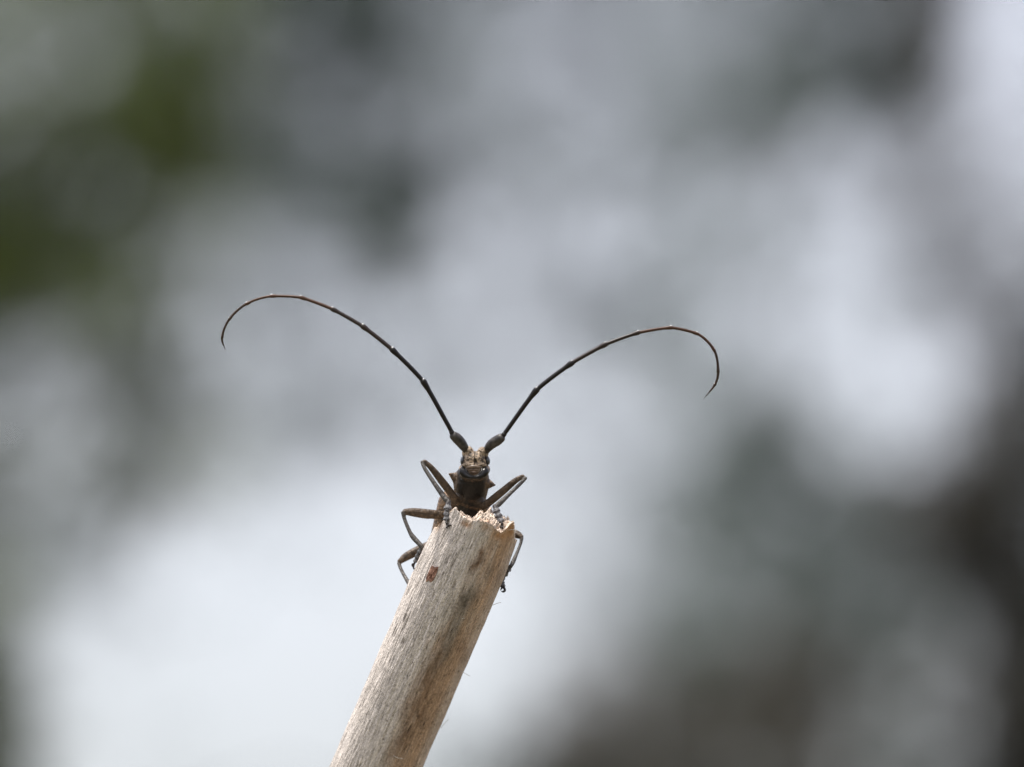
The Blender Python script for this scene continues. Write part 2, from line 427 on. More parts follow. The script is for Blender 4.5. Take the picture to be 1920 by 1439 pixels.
def build_tree(key, name, label, trunk_px, dist, height, trunk_r, leafmat, barkmat, crown, seed, lean=0.0,
               leaf_len=0.055, group=None):
    """crown: (half width m, bottom z, top z, number of extra sprays outside the view)"""
    rng = np.random.default_rng(seed)
    ap = at(trunk_px, 900, dist)
    base = Vector((ap.x, ap.y, -0.05))
    mpx = K / 1000 * dist                      # metres per photo pixel at that distance
    sig = 40 * mpx
    # trunk nodes
    nodes, par, hgt = [], [], []
    m = 14
    for i in range(m + 1):
        t = i / m
        nodes.append(Vector((base.x + lean * t * t * height + 0.05 * math.sin(3 * t + seed) * height * 0.25,
                             base.y + 0.04 * math.sin(4 * t + 2 * seed) * height * 0.25, base.z + height * t)))
        par.append(i - 1)
        hgt.append(0.0 if i > 3 else 99.0)
    ntr = len(nodes)
    sprays = []
    for px, py, w in CLUMPS[key]:
        dd = dist + float(rng.normal(0, 0.55))
        sprays.append((at(px, py, dd), w, sig))
    fr = 0
    hw, zb, zt, extra = crown
    while fr < extra:
        a, r = rng.uniform(0, 2 * math.pi), math.sqrt(rng.uniform(0.02, 1))
        z = rng.uniform(zb, zt)
        prof = math.sqrt(max(1 - ((z - (zb * 0.6 + zt * 0.4)) / (zt - zb) * 1.6) ** 2, 0.05))
        axis = base.x + lean * (z / height) ** 2 * height
        p = Vector((axis + hw * prof * r * math.cos(a), base.y + hw * prof * r * math.sin(a), z))
        q = p - CAM
        dep = q.dot(FWD)
        qx = 960 + q.dot(RGT) / dep / (K / 1000)
        qy = 719.5 - q.dot(UPV) / dep / (K / 1000)
        fr += 1
        if -250 < qx < 2170 and -250 < qy < 1690:
            continue
        sprays.append((p, rng.uniform(0.8, 2.2), 0.16))
    tc = Vector((base.x, base.y, 0))
    sprays.sort(key=lambda s: (Vector((s[0].x, s[0].y, 0)) - tc).length)
    tips = []
    for p, w, sg in sprays:
        N = np.array([tuple(v) for v in nodes])
        dz = p.z - N[:, 2]
        c = np.linalg.norm(N - np.array(p), axis=1) + 0.35 * np.array(hgt) + np.where(dz < 0, -dz * 0.5, 0)
        k = int(np.argmin(c))
        mid = (nodes[k] + p) / 2 + Vector(rng.normal(0, 0.06, 3)) * (p - nodes[k]).length + Vector((0, 0, 0.05)) * (p - nodes[k]).length
        nodes.append(mid); par.append(k); hgt.append(hgt[k] + (mid - nodes[k]).length)
        nodes.append(p); par.append(len(nodes) - 2); hgt.append(hgt[len(nodes) - 2] + (p - mid).length)
        tips.append(len(nodes) - 1)
    E_ = 2.35
    acc = np.zeros(len(nodes))
    for i in tips:
        acc[i] += 0.004 ** E_
    for i in range(len(nodes) - 1, ntr - 1, -1):
        acc[par[i]] += acc[i] if acc[i] > 0 else 0.004 ** E_
    rad = acc ** (1 / E_)
    root = link(name, None, label=label, cat="tree", group=group, origin=base)
    # trunk: a tapering, slightly fluted tube
    rings, V, F = 40, [], []
    ns = 14
    for i in range(rings + 1):
        t = i / rings
        x = t * m
        j = min(int(x), m - 1)
        c = nodes[j].lerp(nodes[j + 1], x - j) - base
        rr = trunk_r * ((1 - t) ** 0.8 * 0.93 + 0.07) * (1 + 0.7 * math.exp(-t * height / 0.25))
        for s in range(ns):
            a = 2 * math.pi * s / ns
            f = 1 + 0.06 * math.sin(3 * a + seed + 2 * t) + 0.04 * math.sin(7 * a + 9 * t)
            V.append(c + Vector((math.cos(a), math.sin(a), 0)) * rr * f)
    F = [(i * ns + s, i * ns + (s + 1) % ns, (i + 1) * ns + (s + 1) % ns, (i + 1) * ns + s) for i in range(rings) for s in range(ns)]
    F.append(tuple(rings * ns + s for s in range(ns)))
    link("trunk", mesh_from(V, F, "trunk"), bark_mats[barkmat], root)
    limb, segs = {}, {}
    for i in range(ntr, len(nodes)):
        limb[i] = i if par[i] < ntr else limb[par[i]]
        r1 = float(rad[i]); r0 = float(min(max(rad[par[i]], r1), r1 * 1.35)) if par[i] >= ntr else r1 * 1.25
        segs.setdefault(limb[i], []).append((nodes[par[i]] - base, nodes[i] - base, r0, r1))
    for sg_ in segs.values():                 # every limb leaving the trunk, with its twigs, is a part of its own
        V, F = frustums(sg_)
        link("limb", mesh_from(V, F, "limb"), bark_mats[barkmat], root)
    # leaves
    C, TN = [], []
    proj = 0.5 * 0.44 * leaf_len ** 2
    for p, w, sg in sprays:
        cnt = int(w * 2 * math.pi * sg ** 2 / proj + rng.uniform())
        C.append(rng.normal(0, sg, (cnt, 3)) + np.array(p - base))
        TN.append(np.clip(rng.normal(0.5, 0.25, cnt) + rng.normal(0, 0.15), 0, 1))
    C, TN = np.concatenate(C), np.concatenate(TN)
    n = len(C)
    Q = rng.normal(size=(n, 4)); Q /= np.linalg.norm(Q, axis=1, keepdims=True)
    w_, x, y, z = Q.T
    RM = np.stack([np.stack([1 - 2 * (y * y + z * z), 2 * (x * y - z * w_), 2 * (x * z + y * w_)], 1),
                   np.stack([2 * (x * y + z * w_), 1 - 2 * (x * x + z * z), 2 * (y * z - x * w_)], 1),
                   np.stack([2 * (x * z - y * w_), 2 * (y * z + x * w_), 1 - 2 * (x * x + y * y)], 1)], 1)
    sc = leaf_len * rng.uniform(0.75, 1.25, n)
    P = np.einsum('nij,kj->nki', RM, LEAF) * sc[:, None, None] + C[:, None, :]
    me = bpy.data.meshes.new("crown")
    me.vertices.add(n * 6)
    me.vertices.foreach_set("co", P.astype(np.float32).ravel())
    lv = (np.arange(n)[:, None] * 6 + np.array([0, 1, 5, 1, 2, 4, 5, 2, 3, 4])[None]).ravel()
    me.loops.add(n * 10)
    me.loops.foreach_set("vertex_index", lv.astype(np.int32))
    me.polygons.add(n * 3)
    ls = (np.arange(n)[:, None] * 10 + np.array([0, 3, 7])[None]).ravel()
    me.polygons.foreach_set("loop_start", ls.astype(np.int32))
    me.update(calc_edges=True)
    at_ = me.attributes.new("tone", 'FLOAT', 'POINT')
    at_.data.foreach_set("value", np.repeat(TN, 6).astype(np.float32))
    link("crown", me, leafmat, root)
    return root


green = leaf_material("green_leaf", (0.080, 0.108, 0.030), (0.142, 0.178, 0.056), 0.55)
dull = leaf_material("dull_leaf", (0.030, 0.055, 0.032), (0.058, 0.096, 0.056), 0.3)
dim = leaf_material("dark_leaf", (0.036, 0.034, 0.024), (0.070, 0.065, 0.048), 0.22)

tree_a = build_tree('A', "leafy_tree", "out-of-focus tree with the greenest foliage, a dense blurred mass of olive green leaves",
           -330, 34, 8.0, 0.14, green, 'brown', (2.4, 2.6, 6.2, 70), 11, group="blurred trees beyond the stick")
tree_b = build_tree('B', "leafy_tree", "tall blurred tree with thin pale grey foliage spread behind both antennae",
           -420, 46, 14.0, 0.17, dull, 'grey', (4.2, 5.0, 14.5, 170), 12, lean=0.06, group="blurred trees beyond the stick")
tree_c = build_tree('C', "leafy_tree", "blurred tree with grey-green boughs hanging above the lower of the two antennae",
           2330, 42, 13.0, 0.16, dull, 'grey', (3.6, 5.0, 13.5, 150), 13, group="blurred trees beyond the stick")
tree_d = build_tree('D', "leafy_tree", "blurred tree with dark brown shaded foliage, the darkest mass behind the beetle",
           2075, 36, 11.0, 0.17, dim, 'brown', (3.0, 3.0, 11.5, 150), 14, group="blurred trees beyond the stick")
tree_e = build_tree('E', "leafy_tree", "blurred slender tree with dim grey foliage beside the dark brown tree",
           1500, 40, 7.2, 0.07, dull, 'grey', (1.4, 2.0, 4.0, 60), 15, group="blurred trees beyond the stick")
tree_g = build_tree('G', "leafy_tree", "low blurred treetop of dark foliage under the dim grey tree",
           1300, 30, 3.4, 0.06, dim, 'brown', (1.0, 0.8, 2.6, 50), 16, group="blurred trees beyond the stick")

# the edge of the wood goes on to both sides of the view
for i, az in enumerate((-33, -26, -19, -13, 13, 19, 26, 33)):
    src = (tree_a, tree_d, tree_c)[i % 3]
    dist = 38 + 9 * ((i * 5) % 3)
    t = src.copy()
    scene.collection.objects.link(t)
    t.location = (CAM.x + dist * math.sin(R(az)), CAM.y + dist * math.cos(R(az)), -0.05)
    t.rotation_euler = (0, 0, 1.9 * i + 0.6)
    t["label"] = "leafy tree farther along the wood's edge, well aside of the beetle's stick"
    t["group"] = "trees farther along the wood's edge"
    for ch in src.children:
        c = ch.copy()
        scene.collection.objects.link(c)
        c.parent = t

# ------------------------------------------------------------------ broken stick
LEAN, ANG = R(25.0), R(23.2)
cA, sA, cL, sL = math.cos(ANG), math.sin(ANG), math.cos(LEAN), math.sin(LEAN)
AX = Vector((cL * sA, -sL, cL * cA))          # along the stick towards its broken end
EX = Vector((cA, 0, -sA))                     # across
EQ = Vector((sL * sA, cL, sL * cA))           # through, away from the viewer
A0 = loc(894, 1000, 0)


def flat(px, py):
    """pixel -> (mm across, mm along as projected) on the stick"""
    vx, vy = px - 894, 1000 - py
    return K * (vx * cA - vy * sA), K * (vx * sA + vy * cA)


def stick_r(h):
    return 4.82 - 0.38 * sstep(-5, 2.5, h) + 0.0035 * np.clip(-h - 10, 0, 800) ** 0.9


def on_front(px, py, out=0.0):
    """depth in mm of the stick's near face at a pixel, 'out' mm towards the viewer"""
    x, hp = flat(px, py)
    h = hp
    for _ in range(4):
        r = float(stick_r(np.array(h)))
        q = -math.sqrt(max(r * r - x * x, 0.04))
        h = (hp - q * sL) / cL
    return -h * sL + q * cL - out


def prof(pts):
    a = np.array([flat(*p) for p in pts])
    return a[np.argsort(a[:, 0])]


RIM = prof([(818, 1000), (821, 990), (826, 980), (836, 970), (846, 957), (853, 951), (859, 959), (866, 964), (874, 972), (882, 977),
            (890, 977), (898, 973), (906, 976), (916, 980), (923, 983), (929, 991), (937, 998), (944, 995), (951, 988),
            (957, 981), (963, 976), (964, 990), (964.5, 1005), (965, 1022), (965, 1040)])
MID = prof([(818, 1004), (830, 988), (852, 964), (868, 970), (883, 976), (892, 968), (900, 959), (906, 965), (911, 963),
            (917, 956), (922, 963), (930, 972), (940, 970), (950, 974), (962, 985), (965, 1010)])


def break_height(x, q):
    """height along the stick of its splintered end at (across, through) in mm"""
    wob = 0.12 * (vnoise(x * 3, q * 3, 9) - 0.5)
    F = np.interp(x, RIM[:, 0], RIM[:, 1])
    M = np.interp(x + wob, MID[:, 0], MID[:, 1])
    B = np.minimum(F, M) - 2.2
    qf = np.sqrt(np.clip(4.45 ** 2 - x * x, 0.2, None))
    t = np.clip(q / qf, -1, 1)
    hp = np.where(t < -0.1, F + (M - F) * sstep(-1, -0.1, t), M + (B - M) * sstep(-0.1, 1, t))
    c1 = hash2(np.floor(x / 0.34 + 5 * wob), np.floor(q / 0.4 + 4 * wob), 3) - 0.5
    c2 = hash2(np.floor(x / 0.15), np.floor(q / 0.2), 4) - 0.5
    amp = sstep(-1.0, -0.8, t) * 0.75 + 0.25
    hp = hp + (0.7 * c1 + 0.25 * c2) * amp * sstep(4.6, 3.8, np.abs(x))
    return (hp - q * sL) / cL


# stains on the wood: pixel, half width and half length in pixels, strength, colour
STAINS = [
    (872, 1128, 17, 26, 0.75, 'mould'), (858, 1150, 15, 26, 0.45, 'mould'), (884, 1112, 12, 22, 0.45, 'mould'),
    (898, 1052, 7, 15, 0.85, 'rot'), (903, 1034, 6, 9, 0.7, 'rot'), (886, 1062, 7, 11, 0.6, 'rot'), (917, 1072, 7, 16, 0.5, 'mould'),
    (850, 1185, 17, 34, 0.5, 'mould'), (838, 1218, 15, 32, 0.55, 'mould'), (812, 1255, 12, 32, 0.4, 'mould'),
    (800, 1275, 22, 38, 0.45, 'rot'), (782, 1340, 26, 50, 0.5, 'rot'), (735, 1410, 20, 40, 0.4, 'rot'), (757, 1385, 14, 30, 0.4, 'rot'),
    (824, 1232, 6, 18, 0.5, 'rot'), (875, 982, 9, 6, 0.95, 'resin'), (938, 1004, 10, 9, 0.7, 'resin'), (958, 992, 9, 14, 0.7, 'resin'),
    (912, 988, 9, 9, 0.45, 'resin'), (846, 1040, 4, 7, 0.6, 'mould'), (851, 1050, 5, 10, 0.4, 'mould'), (822, 986, 6, 10, 0.4, 'resin'),
    (935, 1085, 5, 26, 0.45, 'rot'), (865, 1215, 8, 16, 0.45, 'rot'), (870, 1235, 6, 22, 0.4, 'rot'), (700, 1300, 16, 30, 0.2, 'mould'),
    (780, 1165, 18, 30, 0.14, 'mould'), (833, 1000, 10, 20, 0.22, 'mould'),
]
TINT = {'mould': (0.125, 0.102, 0.078), 'rot': (0.14, 0.075, 0.038), 'resin': (0.42, 0.20, 0.07)}


def build_stick():
    N = 420
    th = np.linspace(0, 2 * math.pi, N, endpoint=False) + math.pi / 2      # seam on the far side
    ct, st = np.cos(th), np.sin(th)
    # rim of the broken end
    rim_r = np.full(N, 4.45)
    hr = break_height(rim_r * ct, rim_r * st)
    rows = []
    top = np.linspace(0, 1, 90)
    for t in top:
        rows.append(hr + (-7.0 - hr) * t)
    foot = -CENTRE.z * 1000 * 1.1
    axz = to_world(AX).z - CENTRE.z
    a0z = to_world(A0).z
    length = (a0z + 0.03) / axz                                            # mm down to just under the ground
    for h in np.concatenate([np.arange(-7.11, -40, -0.115), np.linspace(-40.5, -length, 120)]):
        rows.append(np.full(N, h))
    Hh = np.array(rows)
    rr = stick_r(Hh)
    X0 = ct[None] * rr
    arc = np.broadcast_to((th * 4.8)[None], Hh.shape)
    # fibre relief, cracks, pits
    fib = fbm(arc * 3.2, Hh * 0.22, 21) - 0.5
    fine = vnoise(arc * 9, Hh * 0.7, 22) - 0.5
    crack = sstep(0.80, 0.92, vnoise(arc * 7.5, Hh * 0.42 + 11, 23)) * sstep(0.5, 0.75, vnoise(arc * 0.9, Hh * 0.22, 24))
    lump = fbm(arc * 0.35, Hh * 0.09, 25, 3) - 0.5
    edge = sstep(5.5, 0.0, hr[None] - Hh)
    disp = 0.14 * fib + 0.09 * fine - 0.12 * crack + 0.16 * lump * (1 - edge * 0.7)
    rr = rr + disp
    bend = 0.00006 * np.clip(-Hh - 30, 0, None) ** 1.9                      # the stick curves a little below the view
    X, Q = ct[None] * rr - bend * 0.25, st[None] * rr + bend * 0.1
    # colour of the wood
    hp = Hh * cL + Q * sL
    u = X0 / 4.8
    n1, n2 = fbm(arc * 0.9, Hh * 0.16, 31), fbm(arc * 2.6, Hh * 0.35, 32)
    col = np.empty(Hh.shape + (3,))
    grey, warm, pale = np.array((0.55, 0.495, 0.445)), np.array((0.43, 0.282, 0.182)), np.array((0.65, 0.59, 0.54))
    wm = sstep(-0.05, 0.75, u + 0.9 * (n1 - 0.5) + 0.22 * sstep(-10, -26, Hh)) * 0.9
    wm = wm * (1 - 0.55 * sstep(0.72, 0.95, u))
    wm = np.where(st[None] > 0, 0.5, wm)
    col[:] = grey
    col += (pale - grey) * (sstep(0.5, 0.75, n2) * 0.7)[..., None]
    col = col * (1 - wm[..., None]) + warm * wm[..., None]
    streak = fbm(arc * 5.0, Hh * 0.25, 33)
    col *= (0.74 + 0.52 * streak)[..., None]
    col *= (0.75 + 0.50 * fbm(arc * 10, Hh * 1.6, 36, 2))[..., None]
    for px, py, a, b, s, kind in STAINS:
        sx, sh = flat(px, py)
        e = ((X0 - sx) / (a * K * 1.05)) ** 2 + ((hp - sh) / (b * K)) ** 2
        g = np.exp(-e * 1.1) * min(s * 1.1, 0.95) * (st[None] < 0.15) * np.clip(0.35 + 1.4 * fbm(arc * 2.4, Hh * 1.1, 34) - 0.1, 0, 1.3)
        g = np.clip(g, 0, 0.95)[..., None]
        col = col * (1 - g) + np.array(TINT[kind]) * g
    speck = sstep(0.78, 0.95, vnoise(arc * 8.5, Hh * 1.5, 35)) * sstep(0.35, 0.75, n1 + 0.1)
    speck = np.maximum(speck * 0.6, crack * 0.6)
    pit = sstep(0.91, 0.97, vnoise(arc * 4.6, Hh * 2.6, 37))
    speck = np.maximum(speck, pit * 0.8)[..., None]
    col = col * (1 - speck) + np.array((0.075, 0.05, 0.035)) * speck
    fresh = (sstep(0.55, 0.0, hr[None] - Hh) * sstep(0.2, 0.6, vnoise(arc * 2.2, Hh * 0 + 2, 38)))[..., None] * 0.7
    col = col * (1 - fresh) + np.array((0.56, 0.43, 0.32)) * fresh
    P = [np.stack([X, Q, Hh], -1).reshape(-1, 3)]
    Cc = [col.reshape(-1, 3)]
    F = []
    nr = Hh.shape[0]
    idx = np.arange(nr * N).reshape(nr, N)
    a, b = idx[:-1], idx[1:]
    F.append(np.stack([a, b, np.roll(b, -1, 1), np.roll(a, -1, 1)], -1).reshape(-1, 4))
    # splintered end: rings from the rim to the middle
    k = 46
    prev, base = idx[0], nr * N
    for i in range(1, k):
        f = 1 - i / k
        x, q = (X[0] * f), (Q[0] * f)
        h = break_height(x, q) + (hr - break_height(rim_r * ct, rim_r * st)) * f
        P.append(np.stack([x, q, h], -1))
        c = np.array((0.62, 0.515, 0.42)) * (0.6 + 0.75 * hash2(np.floor(x / 0.3), np.floor(q / 0.3), 8))[:, None]
        tan_ = sstep(0.62, 0.8, fbm(x * 0.8, q * 0.8, 44))[:, None] * 0.7
        c = c * (1 - tan_) + np.array((0.40, 0.20, 0.09)) * tan_
        Cc.append(np.clip(c, 0, 0.85))
        cur = base + np.arange(N)
        F.append(np.stack([np.roll(prev, -1), np.roll(cur, -1), cur, prev], -1)[:, ::-1].reshape(-1, 4))
        prev, base = cur, base + N
    Pm, Cm = np.concatenate(P), np.clip(np.concatenate(Cc), 0.01, 0.85)
    h0 = float(break_height(np.zeros(1), np.zeros(1))[0])
    Pm = np.vstack([Pm, [[0, 0, h0]]]); Cm = np.vstack([Cm, [[0.6, 0.46, 0.34]]])
    faces = [tuple(f) for f in np.concatenate(F).tolist()]
    faces += [(int(prev[j]), int(prev[(j + 1) % N]), base) for j in range(N)]
    Mx = np.array([EX, EQ, AX])
    L = Pm @ Mx + np.array(A0)
    W = np.array(CENTRE) + (L[:, :1] * np.array(RGT) + L[:, 1:2] * np.array(FWD) + L[:, 2:3] * np.array(UPV)) * 0.001
    foot_w = to_world(A0 - AX * length)
    org = Vector((foot_w.x, foot_w.y, 0))
    me = bpy.data.meshes.new("broken_stick")
    me.from_pydata((W - np.array(org)).tolist(), [], faces)
    me.update()
    me.polygons.foreach_set("use_smooth", [True] * len(me.polygons))
    ga = me.attributes.new("grain", 'FLOAT_VECTOR', 'POINT')
    gv = np.zeros((len(Cm), 3)); gv[:nr * N, 0] = arc.ravel(); gv[:nr * N, 1] = Hh.ravel(); gv[nr * N:] = Pm[nr * N:]
    ga.data.foreach_set("vector", gv.astype(np.float32).ravel())
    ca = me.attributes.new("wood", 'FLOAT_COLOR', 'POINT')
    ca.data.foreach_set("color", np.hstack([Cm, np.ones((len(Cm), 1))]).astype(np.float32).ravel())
    bm = bmesh.new(); bm.from_mesh(me); bmesh.ops.recalc_face_normals(bm, faces=bm.faces); bm.to_mesh(me); bm.free()
    m, n, l, b = nodes_of("weathered_wood")
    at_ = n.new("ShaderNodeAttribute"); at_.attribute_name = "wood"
    ga_ = n.new("ShaderNodeAttribute"); ga_.attribute_name = "grain"

    def grain(sx, sy, det, lo, hi, fmin=0.3, fmax=0.7):
        """noise stretched along the fibres: lattice per mm across and along"""
        mp = n.new("ShaderNodeMapping"); mp.inputs["Scale"].default_value = (sx, sy, sx)
        nz = n.new("ShaderNodeTexNoise"); nz.inputs["Scale"].default_value = 1.0; nz.inputs["Detail"].default_value = det
        mr = n.new("ShaderNodeMapRange")
        mr.inputs["From Min"].default_value = fmin; mr.inputs["From Max"].default_value = fmax
        mr.inputs["To Min"].default_value = lo; mr.inputs["To Max"].default_value = hi
        l.new(ga_.outputs["Vector"], mp.inputs["Vector"]); l.new(mp.outputs[0], nz.inputs["Vector"]); l.new(nz.outputs["Fac"], mr.inputs["Value"])
        return mr.outputs[0]

    def times(a, b_):
        mx = n.new("ShaderNodeMix"); mx.data_type = 'RGBA'; mx.blend_type = 'MULTIPLY'; mx.inputs["Factor"].default_value = 1
        l.new(a, mx.inputs["A"]); l.new(b_, mx.inputs["B"])
        return mx.outputs["Result"]
    g1, g2, g3 = grain(5.5, 0.55, 4, 0.72, 1.22), grain(6.5, 3.0, 3, 0.70, 1.28), grain(4.2, 1.1, 2, 0.35, 1.0, 0.26, 0.38)
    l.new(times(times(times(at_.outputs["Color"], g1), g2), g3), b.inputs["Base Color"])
    add = n.new("ShaderNodeMath"); add.operation = 'ADD'
    l.new(g1, add.inputs[0]); l.new(g2, add.inputs[1])
    bp = n.new("ShaderNodeBump"); bp.inputs["Strength"].default_value = 0.6; bp.inputs["Distance"].default_value = 0.0001
    l.new(add.outputs[0], bp.inputs["Height"]); l.new(bp.outputs[0], b.inputs["Normal"])
    b.inputs["Roughness"].default_value = 0.75
    b.inputs["Specular IOR Level"].default_value = 0.25
    stick = link("broken_stick", me, m, origin=org,
                 label="pale weathered stick with a splintered broken end, leaning up under the beetle", cat="stick")
    # patch of reddish bark still clinging to the wood
    outl = [(809.5, 1061), (815, 1064), (822, 1063), (820, 1072), (816, 1080.5), (813, 1088), (807, 1092), (803, 1088), (798.6, 1091), (799, 1083),
            (801.5, 1077.6), (805, 1069)]
    V, F = [], []
    for o in (-0.12, 0.17):
        for sc in (1.0, 0.55, 0.0):
            for j, (px, py) in enumerate(outl):
                qx, qy = 809 + (px - 809) * sc, 1077 + (py - 1077) * sc
                oo = o if o < 0 else o + 0.05 * math.sin(j * 2.3 + sc * 5)
                V.append(to_world(loc(qx, qy, on_front(qx, qy, oo))) - org)
    k = len(outl)
    for lay in (0, 1):
        for ring in (0, 1):
            s = lay * 3 * k + ring * k
            F += [(s + j, s + (j + 1) % k, s + k + (j + 1) % k, s + k + j) for j in range(k)]
    F += [(j, (j + 1) % k, 3 * k + (j + 1) % k, 3 * k + j) for j in range(k)]
    link("bark_flake", mesh_from(V, F, "bark_flake", False),
         plain("red_bark", (0.30, 0.17, 0.12), 0.85, 0.2, (3400, (0.12, 0.055, 0.035))), stick)
    # loose wood fibres
    fm = plain("pale_fibre", (0.7, 0.64, 0.55), 0.5)
    for pts in ([(950, 997), (955, 994), (963, 993.5), (968, 995)], [(737, 1417), (743, 1420), (748, 1422), (755, 1423)],
                [(924, 1135), (931, 1132), (939, 1130)], [(862, 1258), (870, 1262), (881, 1268)], [(827, 1365), (833, 1357), (841, 1349)],
                [(800, 1150), (806, 1146), (810, 1141)], [(858, 1168), (864, 1162), (871, 1159)]):
        sh = Shell()
        d0 = on_front(*pts[0], 0.0)
        sh.tube([(x, y, (d0 + 0.15) if i == 0 else d0 - 0.12 * i, 0.026) for i, (x, y) in enumerate(pts)], n=6, sub=4)
        link("loose_fibre", sh.mesh("loose_fibre", org), fm, stick)
    return stick


build_stick()

# ------------------------------------------------------------------ beetle
TARSUS_F = on_front(838, 972)
beetle_origin = to_world(loc(838, 972, TARSUS_F))       # where a fore foot grips the stick
HEAD, THORAX, FEMUR, TIBIA, TARSUS, ELYTRA, MOUTH, COXA, SHOULDER, CLAW, PALP = range(11)


def build_body():
    s = Shell()
    # head
    s.ball(890, 869, 0.9, 1.52, 1.55, 1.40, HEAD)
    s.ball(890, 861, 0.5, 1.25, 1.20, 0.92, HEAD)
    s.ball(889.5, 881, 0.9, 1.78, 1.50, 1.05, HEAD)
    s.ball(889.5, 872, 0.12, 1.42, 0.85, 0.40, HEAD)
    s.ball(880, 847, 0.35, 0.50, 0.62, 0.66, HEAD, roll=R(-22))
    s.ball(903, 848, 0.35, 0.50, 0.62, 0.64, HEAD, roll=R(24))
    s.ball(873, 850, 0.8, 0.42, 0.6, 0.6, HEAD)
    s.ball(909, 851, 0.8, 0.42, 0.6, 0.6, HEAD)
    s.ball(888.5, 892, 1.1, 1.62, 1.45, 0.72, MOUTH)
    s.tube([(877, 890, -0.55, 0.20), (875, 896, -0.75, 0.17), (879, 901, -0.7, 0.12)], region=PALP, n=8)
    s.tube([(901, 890, -0.55, 0.20), (905, 896, -0.75, 0.17), (899, 901, -0.7, 0.12)], region=PALP, n=8)
    s.tube([(886, 893, -0.6, 0.13), (884, 899, -0.8, 0.12), (886, 904, -0.7, 0.08)], region=PALP, n=8)
    # prothorax with its side spines
    s.tube([(888, 884, 2.4, 1.60), (886.5, 893, 2.9, 1.86), (884, 904, 3.5, 2.06), (883, 918, 4.2, 1.94), (881, 932, 5.0, 1.86),
            (879, 948, 6.0, 2.12)], n=28, region=THORAX)
    s.tube([(863, 900, 3.3, 1.1), (854, 895, 3.0, 0.62), (842.5, 889, 2.6, 0.11)], region=SHOULDER)
    s.tube([(905, 907, 3.3, 1.1), (916, 908, 3.0, 0.60), (928, 910, 2.7, 0.10)], region=SHOULDER)
    s.tube([(858, 926, 3.4, 0.2), (866, 921, 2.8, 0.22), (877, 922, 2.3, 0.14)], region=THORAX, n=8)
    for y, w in ((902, 20), (909, 18), (915, 17), (944, 14), (952, 16)):      # folds across the breast
        d = 3.45 + (y - 904) * 0.055 - 1.98
        s.tube([(884 - w, y - 2, d + 0.5, 0.10), (884 - w * 0.5, y, d + 0.05, 0.13), (884, y + 1, d - 0.05, 0.12), (884 + w * 0.5, y, d + 0.05, 0.13), (884 + w, y - 2, d + 0.5, 0.10)],
               region=THORAX, n=8, sub=4)
    s.ball(860, 934, 3.2, 0.62, 0.7, 0.55, COXA)
    s.ball(900, 941, 3.3, 0.62, 0.7, 0.55, COXA)
    # hind body with wing cases, lying along the far side of the stick
    def ring(h, x, q, w, t, n=36):
        c = A0 + AX * h + EX * x + EQ * q
        out = []
        for j in range(n):
            a = 2 * math.pi * j / n
            dq = t * math.sin(a)
            groove = 0.16 * math.exp(-(math.cos(a) / 0.06) ** 2) if math.sin(a) > 0 else 0
            out.append(c + EX * (w * math.copysign(abs(math.cos(a)) ** 0.85, math.cos(a))) + EQ * (dq - groove))
        return out
    secs = [(1.6, -2.1, 5.2, 1.3, 1.2), (0.6, -2.2, 6.0, 2.3, 1.8), (-0.5, -2.2, 7.0, 3.15, 2.2), (-1.6, -2.1, 7.5, 3.38, 2.4), (-4, -1.7, 7.7, 3.4, 2.55),
            (-8, -1.1, 7.7, 3.3, 2.5), (-12, -0.6, 7.4, 2.95, 2.2), (-15, -0.4, 7.1, 2.3, 1.75), (-16.6, -0.3, 6.9, 1.4, 1.1), (-17.3, -0.3, 6.8, 0.4, 0.3)]
    s.rings([ring(*q) for q in secs], ELYTRA)

    def leg(femur, tibia, tarsus, claws):
        s.tube(femur, region=FEMUR, n=14)
        s.tube(tibia, region=TIBIA, n=12)
        for a, b, r in tarsus:
            mix = lambda t, rr: (*(a[i] + (b[i] - a[i]) * t for i in range(3)), rr)
            s.tube([mix(0.0, r * 0.45), mix(0.25, r * 0.66), mix(0.62, r), mix(0.92, r * 1.1)], region=TARSUS, n=12, sub=4, flat=0.7, round_ends=False)
            s.tube([mix(-0.1, r * 0.66), mix(0.24, r * 0.72)], region=CLAW, n=12, sub=3)
        for c in claws:
            s.tube(c, region=CLAW, n=8, sub=4)

    f = on_front
    # fore legs
    d1, d2, d3, d4 = f(840, 950, -0.6), f(838, 962, 0.25), f(838, 974, 0.30), f(841, 985, 0.2)
    leg([(858, 943, 3.0, 0.36), (850, 931, 1.9, 0.44), (828, 902, 0.8, 0.44), (809, 878, 0.2, 0.34), (796, 866, 0.0, 0.27)],
        [(792, 867, -0.1, 0.23), (797, 880, -0.5, 0.22), (816, 909, -1.2, 0.26), (834, 934, -1.9, 0.33), (841, 942, -2.2, 0.27)],
        [((841, 943, -2.3), (839, 957, d2), 0.44), ((839, 956, d2), (838, 967, d2 - 0.1), 0.43), ((838, 965, d2 - 0.1), (838, 977, d3), 0.44)],
        [[(838, 973, d3, 0.15), (837, 981, d3 - 0.3, 0.15), (840, 986, d4, 0.17)],
         [(840, 986, d4, 0.13), (837, 989, d4 - 0.25, 0.11), (840, 992, d4 + 0.1, 0.05)],
         [(840, 986, d4, 0.13), (845, 985, d4 - 0.25, 0.10), (847, 988, d4 + 0.05, 0.05)]])
